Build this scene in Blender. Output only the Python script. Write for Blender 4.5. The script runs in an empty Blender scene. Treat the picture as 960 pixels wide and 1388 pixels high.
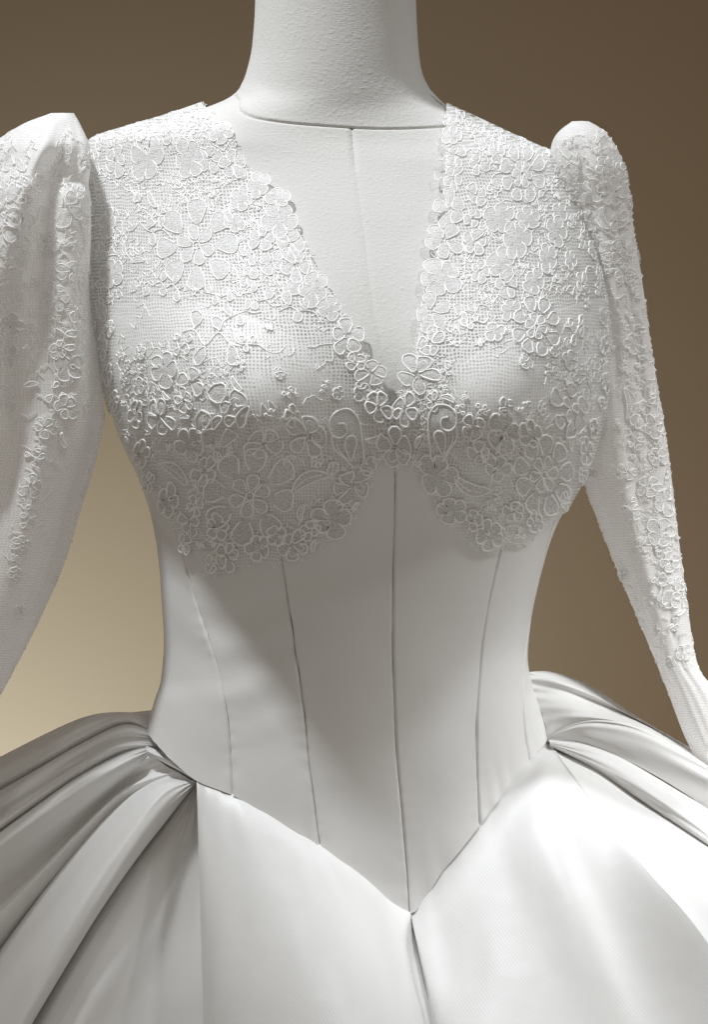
import bpy, math, random
import numpy as np
from mathutils import Vector

# ------------------------------------------------------------------ camera, light, exposure
SC = bpy.context.scene
S = 0.00046            # metres per traced unit (one unit = one pixel of the front view at the dress's own plane)
D = 1.5                # camera distance to the plane through the dress form's axis
Z0 = 1.19              # camera height

cam = bpy.data.cameras.new('camera')
cam.sensor_fit = 'VERTICAL'
cam.sensor_height = 36.0
cam.lens = 36.0 * D / (1388 * S)
cam.clip_start = 0.05
cam.clip_end = 60
cam_o = bpy.data.objects.new('camera', cam)
cam_o.location = (0, -D, Z0)
cam_o.rotation_euler = (math.radians(90), 0, 0)
SC.collection.objects.link(cam_o)
SC.camera = cam_o

world = bpy.data.worlds.new('World')
SC.world = world
world.use_nodes = True
bg = world.node_tree.nodes['Background']
bg.inputs[0].default_value = (1.0, 0.91, 0.80, 1)
bg.inputs[1].default_value = 0.235


def spot(name, loc, aim, power, color, size, angle, blend=0.6):
    l = bpy.data.lights.new(name, 'SPOT')
    l.energy = power
    l.color = color
    l.shadow_soft_size = size
    l.spot_size = math.radians(angle)
    l.spot_blend = blend
    o = bpy.data.objects.new(name, l)
    o.location = loc
    o.rotation_euler = (Vector(aim) - Vector(loc)).to_track_quat('-Z', 'Y').to_euler()
    SC.collection.objects.link(o)
    return o


spot('ceiling_spot_left', (-0.56, -0.38, 2.7), (-0.06, -0.04, 1.43), 108, (0.92, 0.965, 1.0), 0.07, 24.5, 1.0)
spot('ceiling_spot_right', (0.66, -0.36, 2.75), (0.13, -0.06, 1.10), 35, (0.92, 0.965, 1.0), 0.08, 31, 1.0)
spot('side_fill_left', (-0.95, -1.05, 1.75), (-0.41, -0.02, 0.98), 25, (0.97, 0.97, 0.96), 0.16, 18, 1.0)  # added fill, out of view: brightens the left skirt folds and pleat
spot('side_fill_right', (1.15, -0.40, 2.1), (0.36, 0.0, 1.13), 120, (0.95, 0.97, 0.98), 0.16, 20, 1.0)  # unseen fill added to lift the right folds and lower sleeve
spot('wall_washer', (-0.58, 0.55, 0.58), (-0.33, 1.15, 0.96), 76, (0.66, 0.87, 1.0), 0.12, 100, 1.0)
spot('wall_fill_right', (0.95, 0.35, 0.35), (0.60, 1.15, 1.05), 14, (1.0, 0.93, 0.80), 0.12, 90, 1.0)  # weak unseen fill added to brighten the right side of the wall

SC.view_settings.view_transform = 'Standard'
SC.view_settings.look = 'None'
SC.view_settings.gamma = 1
SC.view_settings.exposure = 0.10
SC.cycles.max_bounces = 12
SC.cycles.diffuse_bounces = 8
SC.cycles.transparent_max_bounces = 24
SC.cycles.use_denoising = True

RNG = random.Random(7)
NR = np.random.RandomState(11)


# ------------------------------------------------------------------ materials
def new_mat(name):
    m = bpy.data.materials.new(name)
    m.use_nodes = True
    nt = m.node_tree
    b = nt.nodes['Principled BSDF']
    return m, nt, b


def nd(nt, kind, **kw):
    n = nt.nodes.new(kind)
    for k, v in kw.items():
        setattr(n, k, v)
    return n


def mathn(nt, op, a, b=None, c=None):
    n = nt.nodes.new('ShaderNodeMath')
    n.operation = op
    for i, v in enumerate((a, b, c)):
        if v is None:
            continue
        if isinstance(v, (int, float)):
            n.inputs[i].default_value = v
        else:
            nt.links.new(v, n.inputs[i])
    return n.outputs[0]


def mat_satin():
    m, nt, b = new_mat('white_mikado_satin')
    tc = nd(nt, 'ShaderNodeTexCoord')
    n1 = nd(nt, 'ShaderNodeTexNoise')
    n1.inputs['Scale'].default_value = 9.0
    n1.inputs['Detail'].default_value = 3.0
    nt.links.new(tc.outputs['Object'], n1.inputs['Vector'])
    cr = nd(nt, 'ShaderNodeMixRGB')
    cr.inputs[1].default_value = (0.76, 0.755, 0.745, 1)
    cr.inputs[2].default_value = (0.80, 0.795, 0.785, 1)
    nt.links.new(n1.outputs['Fac'], cr.inputs[0])
    nt.links.new(cr.outputs[0], b.inputs['Base Color'])
    b.inputs['Roughness'].default_value = 0.43
    b.inputs['Specular IOR Level'].default_value = 0.36
    b.inputs['Sheen Weight'].default_value = 0.15
    # diagonal twill and soft unevenness of the cloth
    mp = nd(nt, 'ShaderNodeMapping')
    mp.inputs['Rotation'].default_value = (0, math.radians(38), 0)
    nt.links.new(tc.outputs['Object'], mp.inputs['Vector'])
    wv = nd(nt, 'ShaderNodeTexWave')
    wv.bands_direction = 'X'
    wv.inputs['Scale'].default_value = 190.0
    wv.inputs['Distortion'].default_value = 0.6
    nt.links.new(mp.outputs[0], wv.inputs['Vector'])
    n2 = nd(nt, 'ShaderNodeTexNoise')
    n2.inputs['Scale'].default_value = 26.0
    n2.inputs['Detail'].default_value = 2.0
    nt.links.new(tc.outputs['Object'], n2.inputs['Vector'])
    bp = nd(nt, 'ShaderNodeBump')
    bp.inputs['Strength'].default_value = 0.055
    bp.inputs['Distance'].default_value = 0.0006
    nt.links.new(wv.outputs['Fac'], bp.inputs['Height'])
    bp2 = nd(nt, 'ShaderNodeBump')
    bp2.inputs['Strength'].default_value = 0.10
    bp2.inputs['Distance'].default_value = 0.008
    nt.links.new(n2.outputs['Fac'], bp2.inputs['Height'])
    nt.links.new(bp.outputs[0], bp2.inputs['Normal'])
    nt.links.new(bp2.outputs[0], b.inputs['Normal'])
    return m


def mat_linen():
    m, nt, b = new_mat('off_white_linen')
    tc = nd(nt, 'ShaderNodeTexCoord')
    b.inputs['Base Color'].default_value = (0.60, 0.59, 0.57, 1)
    b.inputs['Roughness'].default_value = 0.9
    b.inputs['Specular IOR Level'].default_value = 0.15
    b.inputs['Sheen Weight'].default_value = 0.2
    hs = []
    for sc in ((260, 260, 1500), (1500, 1500, 260)):
        mp = nd(nt, 'ShaderNodeMapping')
        mp.inputs['Scale'].default_value = sc
        nt.links.new(tc.outputs['Object'], mp.inputs['Vector'])
        n = nd(nt, 'ShaderNodeTexNoise')
        n.inputs['Scale'].default_value = 1.0
        n.inputs['Detail'].default_value = 3.0
        n.inputs['Roughness'].default_value = 0.65
        nt.links.new(mp.outputs[0], n.inputs['Vector'])
        hs.append(n.outputs['Fac'])
    h = mathn(nt, 'ADD', hs[0], hs[1])
    sp = nd(nt, 'ShaderNodeTexNoise')           # slubs
    sp.inputs['Scale'].default_value = 420
    sp.inputs['Detail'].default_value = 1
    nt.links.new(tc.outputs['Object'], sp.inputs['Vector'])
    slub = mathn(nt, 'POWER', sp.outputs['Fac'], 5.0)
    h = mathn(nt, 'ADD', h, mathn(nt, 'MULTIPLY', slub, 3.0))
    bp = nd(nt, 'ShaderNodeBump')
    bp.inputs['Strength'].default_value = 0.36
    bp.inputs['Distance'].default_value = 0.0006
    nt.links.new(h, bp.inputs['Height'])
    nt.links.new(bp.outputs[0], b.inputs['Normal'])
    return m


def mat_net(name, pitch, low, high, colour, width=0.36, translucent=0.35, dense_above=None, fuzz=0.0):
    """tulle: threads in a square grid, see-through between them (UV is in traced units)"""
    m, nt, b = new_mat(name)
    uv = nd(nt, 'ShaderNodeUVMap')
    sep = nd(nt, 'ShaderNodeSeparateXYZ')
    wob = nd(nt, 'ShaderNodeTexNoise')
    wob.inputs['Scale'].default_value = 0.035
    nt.links.new(uv.outputs[0], wob.inputs['Vector'])
    add = nd(nt, 'ShaderNodeMixRGB', blend_type='ADD')
    add.inputs[0].default_value = 1.0
    sc = nd(nt, 'ShaderNodeVectorMath', operation='SCALE')
    sc.inputs['Scale'].default_value = 9.0
    nt.links.new(wob.outputs['Color'], sc.inputs[0])
    va = nd(nt, 'ShaderNodeVectorMath', operation='ADD')
    nt.links.new(uv.outputs[0], va.inputs[0])
    nt.links.new(sc.outputs[0], va.inputs[1])
    nt.links.new(va.outputs[0], sep.inputs[0])
    ths = []
    for ax in ('X', 'Y'):
        f = mathn(nt, 'FRACT', mathn(nt, 'DIVIDE', sep.outputs[ax], pitch))
        dd = mathn(nt, 'ABSOLUTE', mathn(nt, 'SUBTRACT', f, 0.5))
        mr = nd(nt, 'ShaderNodeMapRange', interpolation_type='SMOOTHSTEP')
        mr.inputs['From Min'].default_value = width * 0.5 + 0.10
        mr.inputs['From Max'].default_value = width * 0.5 - 0.04
        mr.inputs['To Min'].default_value = 0
        mr.inputs['To Max'].default_value = 1
        nt.links.new(dd, mr.inputs['Value'])
        ths.append(mr.outputs[0])
    th = mathn(nt, 'MAXIMUM', ths[0], ths[1])
    nz = nd(nt, 'ShaderNodeTexNoise')
    nz.inputs['Scale'].default_value = 0.25
    nz.inputs['Detail'].default_value = 2
    nt.links.new(uv.outputs[0], nz.inputs['Vector'])
    fac = mathn(nt, 'MULTIPLY_ADD', th, high - low, low)
    if dense_above:      # the yoke is worked on a doubled, closer ground
        suv = nd(nt, 'ShaderNodeSeparateXYZ')
        nt.links.new(uv.outputs[0], suv.inputs[0])
        mrd = nd(nt, 'ShaderNodeMapRange', interpolation_type='SMOOTHSTEP')
        mrd.inputs['From Min'].default_value = dense_above[0]
        mrd.inputs['From Max'].default_value = dense_above[1]
        mrd.inputs['To Min'].default_value = dense_above[2]
        mrd.inputs['To Max'].default_value = 0.0
        nt.links.new(suv.outputs['Y'], mrd.inputs['Value'])
        fac = mathn(nt, 'MAXIMUM', fac, mathn(nt, 'MULTIPLY_ADD', th, 0.12, mrd.outputs[0]))
    if fuzz:             # worked threads: uneven, slightly raised filling
        mpz = nd(nt, 'ShaderNodeMapping')
        mpz.inputs['Scale'].default_value = (0.20, 0.62, 1)
        mpz.inputs['Rotation'].default_value = (0, 0, 0.25)
        nt.links.new(uv.outputs[0], mpz.inputs['Vector'])
        nz2 = nd(nt, 'ShaderNodeTexNoise')
        nz2.inputs['Scale'].default_value = 1.0
        nz2.inputs['Detail'].default_value = 3
        nz2.inputs['Roughness'].default_value = 0.7
        nt.links.new(mpz.outputs[0], nz2.inputs['Vector'])
        bpz = nd(nt, 'ShaderNodeBump')
        bpz.inputs['Strength'].default_value = fuzz
        bpz.inputs['Distance'].default_value = 0.0012
        nt.links.new(nz2.outputs['Fac'], bpz.inputs['Height'])
        nt.links.new(bpz.outputs[0], b.inputs['Normal'])
        mrz = nd(nt, 'ShaderNodeMapRange')
        mrz.inputs['From Min'].default_value = 0.35
        mrz.inputs['From Max'].default_value = 0.65
        mrz.inputs['To Min'].default_value = 0.55
        mrz.inputs['To Max'].default_value = 1.15
        nt.links.new(nz2.outputs['Fac'], mrz.inputs['Value'])
        fac = mathn(nt, 'MULTIPLY', fac, mrz.outputs[0])
    fac = mathn(nt, 'MULTIPLY', fac, mathn(nt, 'MULTIPLY_ADD', nz.outputs['Fac'], 0.5, 0.75))
    fac = mathn(nt, 'MINIMUM', fac, 1.0)
    b.inputs['Base Color'].default_value = (*colour, 1)
    b.inputs['Roughness'].default_value = 0.7
    b.inputs['Specular IOR Level'].default_value = 0.2
    tl = nd(nt, 'ShaderNodeBsdfTranslucent')
    tl.inputs['Color'].default_value = (*colour, 1)
    mx0 = nd(nt, 'ShaderNodeMixShader')
    mx0.inputs[0].default_value = translucent
    nt.links.new(b.outputs[0], mx0.inputs[1])
    nt.links.new(tl.outputs[0], mx0.inputs[2])
    tr = nd(nt, 'ShaderNodeBsdfTransparent')
    mx = nd(nt, 'ShaderNodeMixShader')
    nt.links.new(fac, mx.inputs[0])
    nt.links.new(tr.outputs[0], mx.inputs[1])
    nt.links.new(mx0.outputs[0], mx.inputs[2])
    nt.links.new(mx.outputs[0], nt.nodes['Material Output'].inputs['Surface'])
    return m


def mat_cord():
    m, nt, b = new_mat('white_rayon_cord')
    b.inputs['Base Color'].default_value = (0.95, 0.945, 0.935, 1)
    b.inputs['Roughness'].default_value = 0.5
    b.inputs['Specular IOR Level'].default_value = 0.4
    return m


def mat_wall():
    m, nt, b = new_mat('brown_wall_paint')
    tc = nd(nt, 'ShaderNodeTexCoord')
    n = nd(nt, 'ShaderNodeTexNoise')
    n.inputs['Scale'].default_value = 3.0
    n.inputs['Detail'].default_value = 5.0
    nt.links.new(tc.outputs['Object'], n.inputs['Vector'])
    mx = nd(nt, 'ShaderNodeMixRGB')
    mx.inputs[1].default_value = (0.205, 0.129, 0.070, 1)
    mx.inputs[2].default_value = (0.218, 0.138, 0.076, 1)
    nt.links.new(n.outputs['Fac'], mx.inputs[0])
    nt.links.new(mx.outputs[0], b.inputs['Base Color'])
    b.inputs['Roughness'].default_value = 0.75
    n2 = nd(nt, 'ShaderNodeTexNoise')
    n2.inputs['Scale'].default_value = 160.0
    nt.links.new(tc.outputs['Object'], n2.inputs['Vector'])
    bp = nd(nt, 'ShaderNodeBump')
    bp.inputs['Strength'].default_value = 0.05
    bp.inputs['Distance'].default_value = 0.001
    nt.links.new(n2.outputs['Fac'], bp.inputs['Height'])
    nt.links.new(bp.outputs[0], b.inputs['Normal'])
    return m


M_SATIN = mat_satin()
M_LINEN = mat_linen()
M_NET = mat_net('white_tulle_net', 4.6, 0.10, 0.88, (0.90, 0.895, 0.885), translucent=0.22, dense_above=(395, 480, 0.30))
M_SLEEVE = mat_net('sheer_sleeve_tulle', 3.4, 0.72, 0.94, (0.97, 0.965, 0.96), translucent=0.30)
M_FILL = mat_net('dense_lace_filling', 2.4, 0.62, 0.95, (0.87, 0.865, 0.855), translucent=0.22, fuzz=0.7)
M_FILL_SHEER = mat_net('sheer_lace_filling', 2.4, 0.45, 0.8, (0.97, 0.965, 0.96), translucent=0.42, fuzz=0.6)
M_CORD = mat_cord()
M_WALL = mat_wall()


# ------------------------------------------------------------------ numeric helpers
def W(px, py, d):
    """traced position (right, down, towards the viewer) -> world metres"""
    px, py, d = np.broadcast_arrays(np.asarray(px, float), np.asarray(py, float), np.asarray(d, float))
    y = -d * S
    k = (D + y) / D
    return np.stack([(px - 480) * S * k, y, Z0 + (694 - py) * S * k], -1)


def table(pts, lo=-300, hi=1700, sigma=6):
    """smooth 1-D table through (py, value) points"""
    pts = sorted(pts)
    x = np.array([p[0] for p in pts], float)
    v = np.array([p[1] for p in pts], float)
    h = np.diff(x)
    dl = np.diff(v) / h
    m = np.zeros_like(v)
    m[0], m[-1] = dl[0], dl[-1]
    for i in range(1, len(v) - 1):
        m[i] = 0 if dl[i - 1] * dl[i] <= 0 else 2 * dl[i - 1] * dl[i] / (dl[i - 1] + dl[i])
    g = np.arange(lo, hi + 1, dtype=float)
    j = np.clip(np.searchsorted(x, g) - 1, 0, len(x) - 2)
    t = np.clip((g - x[j]) / h[j], 0, 1)
    hh = h[j]
    out = ((2 * t**3 - 3 * t**2 + 1) * v[j] + (t**3 - 2 * t**2 + t) * hh * m[j]
           + (-2 * t**3 + 3 * t**2) * v[j + 1] + (t**3 - t**2) * hh * m[j + 1])
    if sigma > 0:
        r = int(sigma * 3)
        kx = np.exp(-0.5 * (np.arange(-r, r + 1) / sigma) ** 2)
        kx /= kx.sum()
        out = np.convolve(np.pad(out, r, mode='edge'), kx, mode='valid')
    return lambda q: np.interp(q, g, out)


def curve_x(pts, sigma=0):
    """x as a function of y for a traced line given as (x, y) points"""
    return table([(y, x) for x, y in pts], sigma=sigma)


def curve_y(pts, sigma=0):
    return table(list(pts), lo=-300, hi=1300, sigma=sigma)


class Loft:
    """closed tube: at height py it spans left(py)..right(py); phi=0 faces the viewer"""
    def __init__(self, left, right, dc, front, back, relief=None):
        self.L, self.R, self.dc, self.F, self.B, self.relief = left, right, dc, front, back, relief

    def cw(self, py):
        l, r = self.L(py), self.R(py)
        return 0.5 * (l + r), 0.5 * (r - l)

    def raw(self, phi, py):
        phi, py = np.broadcast_arrays(np.asarray(phi, float), np.asarray(py, float))
        c, w = self.cw(py)
        s, k = np.sin(phi), np.cos(phi)
        px = c + w * s
        d = self.dc(py) + np.where(k > 0, self.F(py), self.B(py)) * k
        if self.relief is not None:
            px, d = self.relief(phi, py, px, d, c, w)
        return W(px, py, d)

    def at(self, phi, py, off=0.0):
        p = self.raw(phi, py)
        e1, e2 = 0.012, 2.0
        a = self.raw(phi + e1, py) - self.raw(phi - e1, py)
        b = self.raw(phi, py + e2) - self.raw(phi, py - e2)
        n = np.cross(b, a)
        ln = np.linalg.norm(n, axis=-1, keepdims=True)
        n = n / np.maximum(ln, 1e-12)
        # outward: away from the axis
        c, w = self.cw(np.asarray(py, float))
        ax = W(c, py, self.dc(py))
        sgn = np.sign(np.sum(n * (p - ax), -1, keepdims=True))
        sgn[sgn == 0] = 1
        n = n * sgn
        off = np.asarray(off, float)
        return p + n * (off[..., None] if off.ndim else off) * S, n

    def phi_of(self, px, py):
        c, w = self.cw(np.asarray(py, float))
        u = (np.asarray(px, float) - c) / np.maximum(w, 1.0)
        au = np.abs(u)
        phi = np.where(au <= 1, np.arcsin(np.clip(au, 0, 1)), math.pi - np.arcsin(np.clip(2 - au, 0, 1)))
        return phi * np.sign(u)


COL = SC.collection


def mesh_obj(name, verts, faces, mats, parent=None, smooth=True, uv=None, fmat=None, autosmooth=None):
    me = bpy.data.meshes.new(name)
    me.from_pydata([tuple(v) for v in np.asarray(verts, float)], [], [tuple(int(i) for i in f) for f in faces])
    for m in (mats if isinstance(mats, (list, tuple)) else [mats]):
        me.materials.append(m)
    if smooth:
        me.polygons.foreach_set('use_smooth', [True] * len(me.polygons))
    if fmat is not None:
        me.polygons.foreach_set('material_index', [int(i) for i in fmat])
    if uv is not None:
        ul = me.uv_layers.new(name='UVMap')
        idx = np.empty(len(me.loops), dtype=np.int32)
        me.loops.foreach_get('vertex_index', idx)
        ul.data.foreach_set('uv', np.asarray(uv, np.float32)[idx].ravel())
    me.update()
    o = bpy.data.objects.new(name, me)
    COL.objects.link(o)
    if parent is not None:
        o.parent = parent
    return o


def grid_faces(nv, nu, base=0, wrap=False):
    i = np.arange(nv - 1)[:, None]
    j = np.arange(nu if wrap else nu - 1)[None, :]
    j2 = (j + 1) % nu
    a = i * nu + j
    b = i * nu + j2
    return (np.stack([a, a + nu, b + nu, b], -1).reshape(-1, 4) + base)


def grid_obj(name, P, mat, parent, uv=None, wrap=False):
    nv, nu = P.shape[:2]
    return mesh_obj(name, P.reshape(-1, 3), grid_faces(nv, nu, 0, wrap), mat, parent,
                    uv=None if uv is None else uv.reshape(-1, 2))


def empty(name, loc=(0, 0, 0)):
    o = bpy.data.objects.new(name, None)
    o.location = loc
    o.empty_display_size = 0.05
    COL.objects.link(o)
    return o


# ------------------------------------------------------------------ wall behind
def build_wall():
    x0, x1, z0, z1, y = -3.2, 3.2, -0.0, 3.2, 1.15
    v = [(x0, y, z0), (x1, y, z0), (x1, y, z1), (x0, y, z1),
         (x0, y + 0.12, z0), (x1, y + 0.12, z0), (x1, y + 0.12, z1), (x0, y + 0.12, z1)]
    f = [(0, 1, 2, 3), (7, 6, 5, 4), (0, 4, 5, 1), (3, 2, 6, 7), (1, 5, 6, 2), (0, 3, 7, 4)]
    o = mesh_obj('wall', v, f, M_WALL, smooth=False)
    o['kind'] = 'structure'
    o['label'] = 'plain brown painted wall behind the dress form'
    o['category'] = 'wall'


build_wall()

# ------------------------------------------------------------------ body shape shared by dress form and bodice
BODY_L = table([(-300, 345), (0, 341), (60, 337), (100, 328), (118, 320), (130, 306), (138, 285), (147, 262), (160, 222),
                (174, 175), (184, 140), (192, 122), (215, 118), (300, 117), (400, 120), (450, 127), (500, 135), (550, 148),
                (600, 165), (650, 188), (700, 205), (750, 213), (800, 218), (870, 221), (920, 218), (950, 209),
                (985, 199), (1050, 180), (1235, 120), (1500, 60)], sigma=3)
BODY_R = table([(-300, 566), (0, 569), (60, 572), (100, 576), (125, 585), (140, 600), (155, 625), (170, 655), (185, 692),
                (200, 727), (211, 752), (225, 768), (260, 788), (320, 808), (400, 822), (450, 825), (500, 825), (550, 820),
                (600, 808), (640, 794), (680, 772), (720, 752), (760, 738), (800, 728), (850, 719), (890, 715),
                (930, 722), (960, 732), (1000, 744), (1100, 775), (1235, 830), (1500, 900)], sigma=3)
BODY_F = table([(-300, 108), (0, 108), (120, 110), (160, 108), (200, 116), (250, 132), (300, 148), (400, 170), (500, 176),
                (600, 172), (700, 166), (800, 166), (900, 170), (1000, 178), (1100, 188), (1235, 202), (1500, 240)], sigma=14)
BODY_B = table([(-300, 108), (120, 112), (200, 125), (300, 150), (500, 150), (700, 125), (850, 118), (1000, 170),
                (1235, 240), (1500, 280)], sigma=14)
ZERO = lambda q: np.zeros_like(np.asarray(q, float))


def bust(phi, py, px, d, c, w):
    out = np.zeros_like(px)
    for cx, cy, amp, sx in ((322, 562, 138, 106), (698, 562, 130, 98)):
        dy = py - cy
        sy = np.where(dy < 0, 118.0, 80.0)
        out = out + amp * np.exp(-0.5 * ((px - cx) / sx) ** 2 - 0.5 * (dy / sy) ** 2)
    k = np.clip(np.cos(phi), 0, 1) ** 0.6
    return px, d + out * k


BODY_DC = table([(-300, -66), (120, -66), (200, -56), (300, -34), (400, -12), (480, 0), (1500, 0)], sigma=20)
BODY = Loft(BODY_L, BODY_R, BODY_DC, BODY_F, BODY_B, bust)
CF = curve_x([(470, 100), (478, 172), (482, 220), (494, 310), (505, 400), (522, 490), (534, 570), (536, 640), (533, 850), (537, 1000),
              (547, 1120), (556, 1236), (565, 1400)], sigma=4)

# ------------------------------------------------------------------ dress form (neck and torso)
form = empty('dress_form', (0, 0, 0))
form['label'] = 'off-white linen dress form with a thick neck wearing the gown'
form['category'] = 'dress form'

NECK_SEAM = curve_y([(250, 95), (318, 128), (345, 146), (375, 158), (420, 167), (477, 172), (530, 168), (575, 158), (605, 140), (680, 110)], sigma=3)


def seam_py(phi):
    py = np.full_like(phi, 150.0)
    for _ in range(30):
        c, w = BODY.cw(py)
        px = c + np.minimum(w, 140) * np.sin(phi)
        t = np.where(np.cos(phi) > 0, NECK_SEAM(px), 118 - 6 * np.cos(phi))
        py = 0.5 * py + 0.5 * t
    return py


def build_form():
    nphi = 144
    phi = np.linspace(-math.pi, math.pi, nphi, endpoint=False)
    sp = seam_py(phi)
    # neck
    e = np.array([0, 0.6, 1.2, 2.0, 3.2, 5, 8])
    rows = np.concatenate([sp[None, :] - e[:, None], *[((sp - 8) * (1 - t) + (-210) * t)[None, :] for t in np.linspace(0.04, 1, 60)]])
    dist = sp[None, :] - rows
    off = -5 - 2.6 * np.exp(-(dist / 1.2) ** 2)
    P, n = BODY.at(np.broadcast_to(phi, rows.shape), rows, off)
    top = P[-1].mean(0, keepdims=True)
    rings = [P] + [(P[-1:] - top) * k + top + np.array([0, 0, z]) for k, z in ((0.9, 0.004), (0.6, 0.007), (0.2, 0.008))]
    grid_obj('neck', np.concatenate(rings), M_LINEN, form, wrap=True)
    # torso cover, two halves meeting on the centre line
    for side in (-1, 1):
        for_phi = []
        us = np.concatenate([[0, .0025, .006, .010, .016, .03], np.linspace(.045, 1, 70)])
        rows_v = np.concatenate([[0, .6, 1.2, 2, 3.2, 5, 8], np.linspace(11, 100, 45), np.linspace(105, 1130, 150)])
        PH = np.zeros((len(rows_v), len(us)))
        PY = np.zeros_like(PH)
        # iterate: phi of the centre line depends on py
        sp_u = np.full(len(us), 150.0)
        for _ in range(25):
            pc = BODY.phi_of(CF(sp_u), sp_u)
            ph = pc + side * us * (math.pi - side * pc) if side > 0 else pc - us * (math.pi + pc)
            sp_u = seam_py(ph)
        for r, v in enumerate(rows_v):
            py = sp_u + v
            pc = BODY.phi_of(CF(py), py)
            PH[r] = (pc + us * (math.pi - pc)) if side > 0 else (pc - us * (math.pi + pc))
            PY[r] = py
        off = -5 - 2.6 * np.exp(-(rows_v[:, None] / 1.2) ** 2) + 0 * us[None, :]
        depth = np.interp(rows_v, [0, 45, 60, 1200], [3.2, 2.6, 0.9, 0.9])[:, None]
        off = off - depth * np.exp(-((us[None, :] * 3.1 * 150) / 1.5) ** 2)
        off = off - 0.45 * np.clip(PY - 955, 0, None)      # the hips stay well inside the skirt
        P, n = BODY.at(PH, PY, off)
        grid_obj('torso_cover', P, M_LINEN, form)


build_form()

# ------------------------------------------------------------------ wedding dress: bodice panels
dress = empty('wedding_dress', (0, 0, 0))
dress['label'] = 'white satin wedding gown with corded lace bodice, sheer lace sleeves and pleated skirt'
dress['category'] = 'wedding dress'

SWEET = curve_y([(60, 430), (130, 418), (165, 410), (240, 404), (300, 414), (380, 446), (450, 500), (505, 556), (533, 590), (556, 566),
                 (610, 506), (660, 468), (720, 434), (790, 408), (830, 402), (900, 400)], sigma=3)
WAIST = curve_y([(100, 930), (160, 962), (197, 992), (232, 1030), (266, 1058), (315, 1078), (375, 1112), (434, 1147), (500, 1195), (556, 1238),
                 (600, 1182), (651, 1118), (700, 1050), (742, 1004), (780, 960), (850, 900)], sigma=1.5)
SEAMS = [None,
         curve_x([(190, 380), (196, 480), (205, 600), (243, 740), (270, 830), (295, 910), (308, 980), (315, 1078)], sigma=4),
         curve_x([(300, 380), (318, 480), (345, 620), (382, 765), (395, 850), (410, 950), (420, 1040), (434, 1150)], sigma=4),
         CF,
         curve_x([(740, 380), (728, 480), (706, 620), (682, 735), (663, 820), (652, 900), (647, 1000), (651, 1120)], sigma=4),
         curve_x([(806, 380), (806, 500), (790, 620), (748, 720), (722, 830), (710, 920), (712, 985), (719, 1040)], sigma=4),
         None]


def panel(i):
    a, b = SEAMS[i], SEAMS[i + 1]
    edge = np.array([0, .7, 1.4, 2.2, 3.2, 5, 8])
    us = np.concatenate([edge / 110.0, np.linspace(.1, .9, 34), 1 - edge[::-1] / 110.0])
    vs = np.concatenate([[0, .0015, .004, .008], np.linspace(.014, .988, 190), [.994, .998, 1]])

    def phis(py):
        pa = BODY.phi_of(a(py), py) if a else np.full_like(py, -math.pi / 2 - 0.5)
        pb = BODY.phi_of(b(py), py) if b else np.full_like(py, math.pi / 2 + 0.5)
        return pa, pb
    top = np.full(len(us), 480.0)
    bot = np.full(len(us), 1080.0)
    for _ in range(80):
        for arr, cv in ((top, SWEET), (bot, WAIST)):
            pa, pb = phis(arr)
            ph = pa + (pb - pa) * us
            c, w = BODY.cw(arr)
            px = c + w * np.sin(ph)
            arr[:] = 0.7 * arr + 0.3 * cv(px)
    PY = top[None, :] + (bot - top)[None, :] * vs[:, None]
    pa, pb = phis(PY)
    PH = pa + (pb - pa) * us[None, :]
    _, w = BODY.cw(PY)
    da = np.abs(PH - pa) * w if a else np.full_like(PH, 99.0)
    db = np.abs(pb - PH) * w if b else np.full_like(PH, 99.0)
    off = -3.6 * np.exp(-(da / 1.5) ** 2) - 3.6 * np.exp(-(db / 1.5) ** 2)
    off = off - 4.0 * np.exp(-((PY - top[None, :]) / 1.0) ** 2) + 1.6 * np.exp(-((PY - top[None, :] - 5) / 3.0) ** 2)
    # faint drag lines in the taut cloth
    off = off + 1.5 * np.sin(PY / 11.0 + 3 * np.sin(PH * 3 + i)) * np.exp(-((PY - 880) / 90.0) ** 2) * np.clip(1.0 - np.abs(PH + 0.45) / 0.7, 0, 1)
    near = np.exp(-np.minimum(da, db) / 9.0)
    off = off + 0.42 * near * np.sin(PY / 3.9 + 2.0 * np.sin(PY / 23.0 + i)) * (0.5 + 0.5 * np.sin(PY / 41.0 + 2 * i))
    off = off + 0.8 * np.sin(PY / 46.0 + PH * 5 + i * 1.7) * np.sin(PY / 31.0 - PH * 7)
    hem = np.exp(-(bot[None, :] - PY) / 26.0)
    off = off + 0.9 * hem * np.sin(PH * 38 + 3 * np.sin(PH * 11 + i)) + 1.2 * hem
    P, n = BODY.at(PH, PY, off)
    uv = np.stack([PH * 300, PY], -1)
    return grid_obj('bodice_panel', P, M_SATIN, dress, uv)


for i in range(6):
    panel(i)


def bodice_back():
    py = np.linspace(400, 1000, 120)[:, None]
    ph = np.linspace(math.pi / 2 + 0.45, 1.5 * math.pi - 0.45, 60)[None, :]
    PY, PH = np.broadcast_arrays(py, ph)
    P, n = BODY.at(PH, PY, 0.0)
    grid_obj('bodice_back', P, M_SATIN, dress)


bodice_back()


# ------------------------------------------------------------------ skirt
def catmull(P, m):
    """P: (k, ..., 3) control rows -> m subdivisions per interval"""
    k = len(P)
    out = []
    for i in range(k - 1):
        p0 = P[max(i - 1, 0)]
        p1, p2 = P[i], P[i + 1]
        p3 = P[min(i + 2, k - 1)]
        for t in np.linspace(0, 1, m, endpoint=False):
            out.append(0.5 * ((2 * p1) + (-p0 + p2) * t + (2 * p0 - 5 * p1 + 4 * p2 - p3) * t**2 + (-p0 + 3 * p1 - 3 * p2 + p3) * t**3))
    out.append(P[-1])
    return np.array(out)


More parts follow.
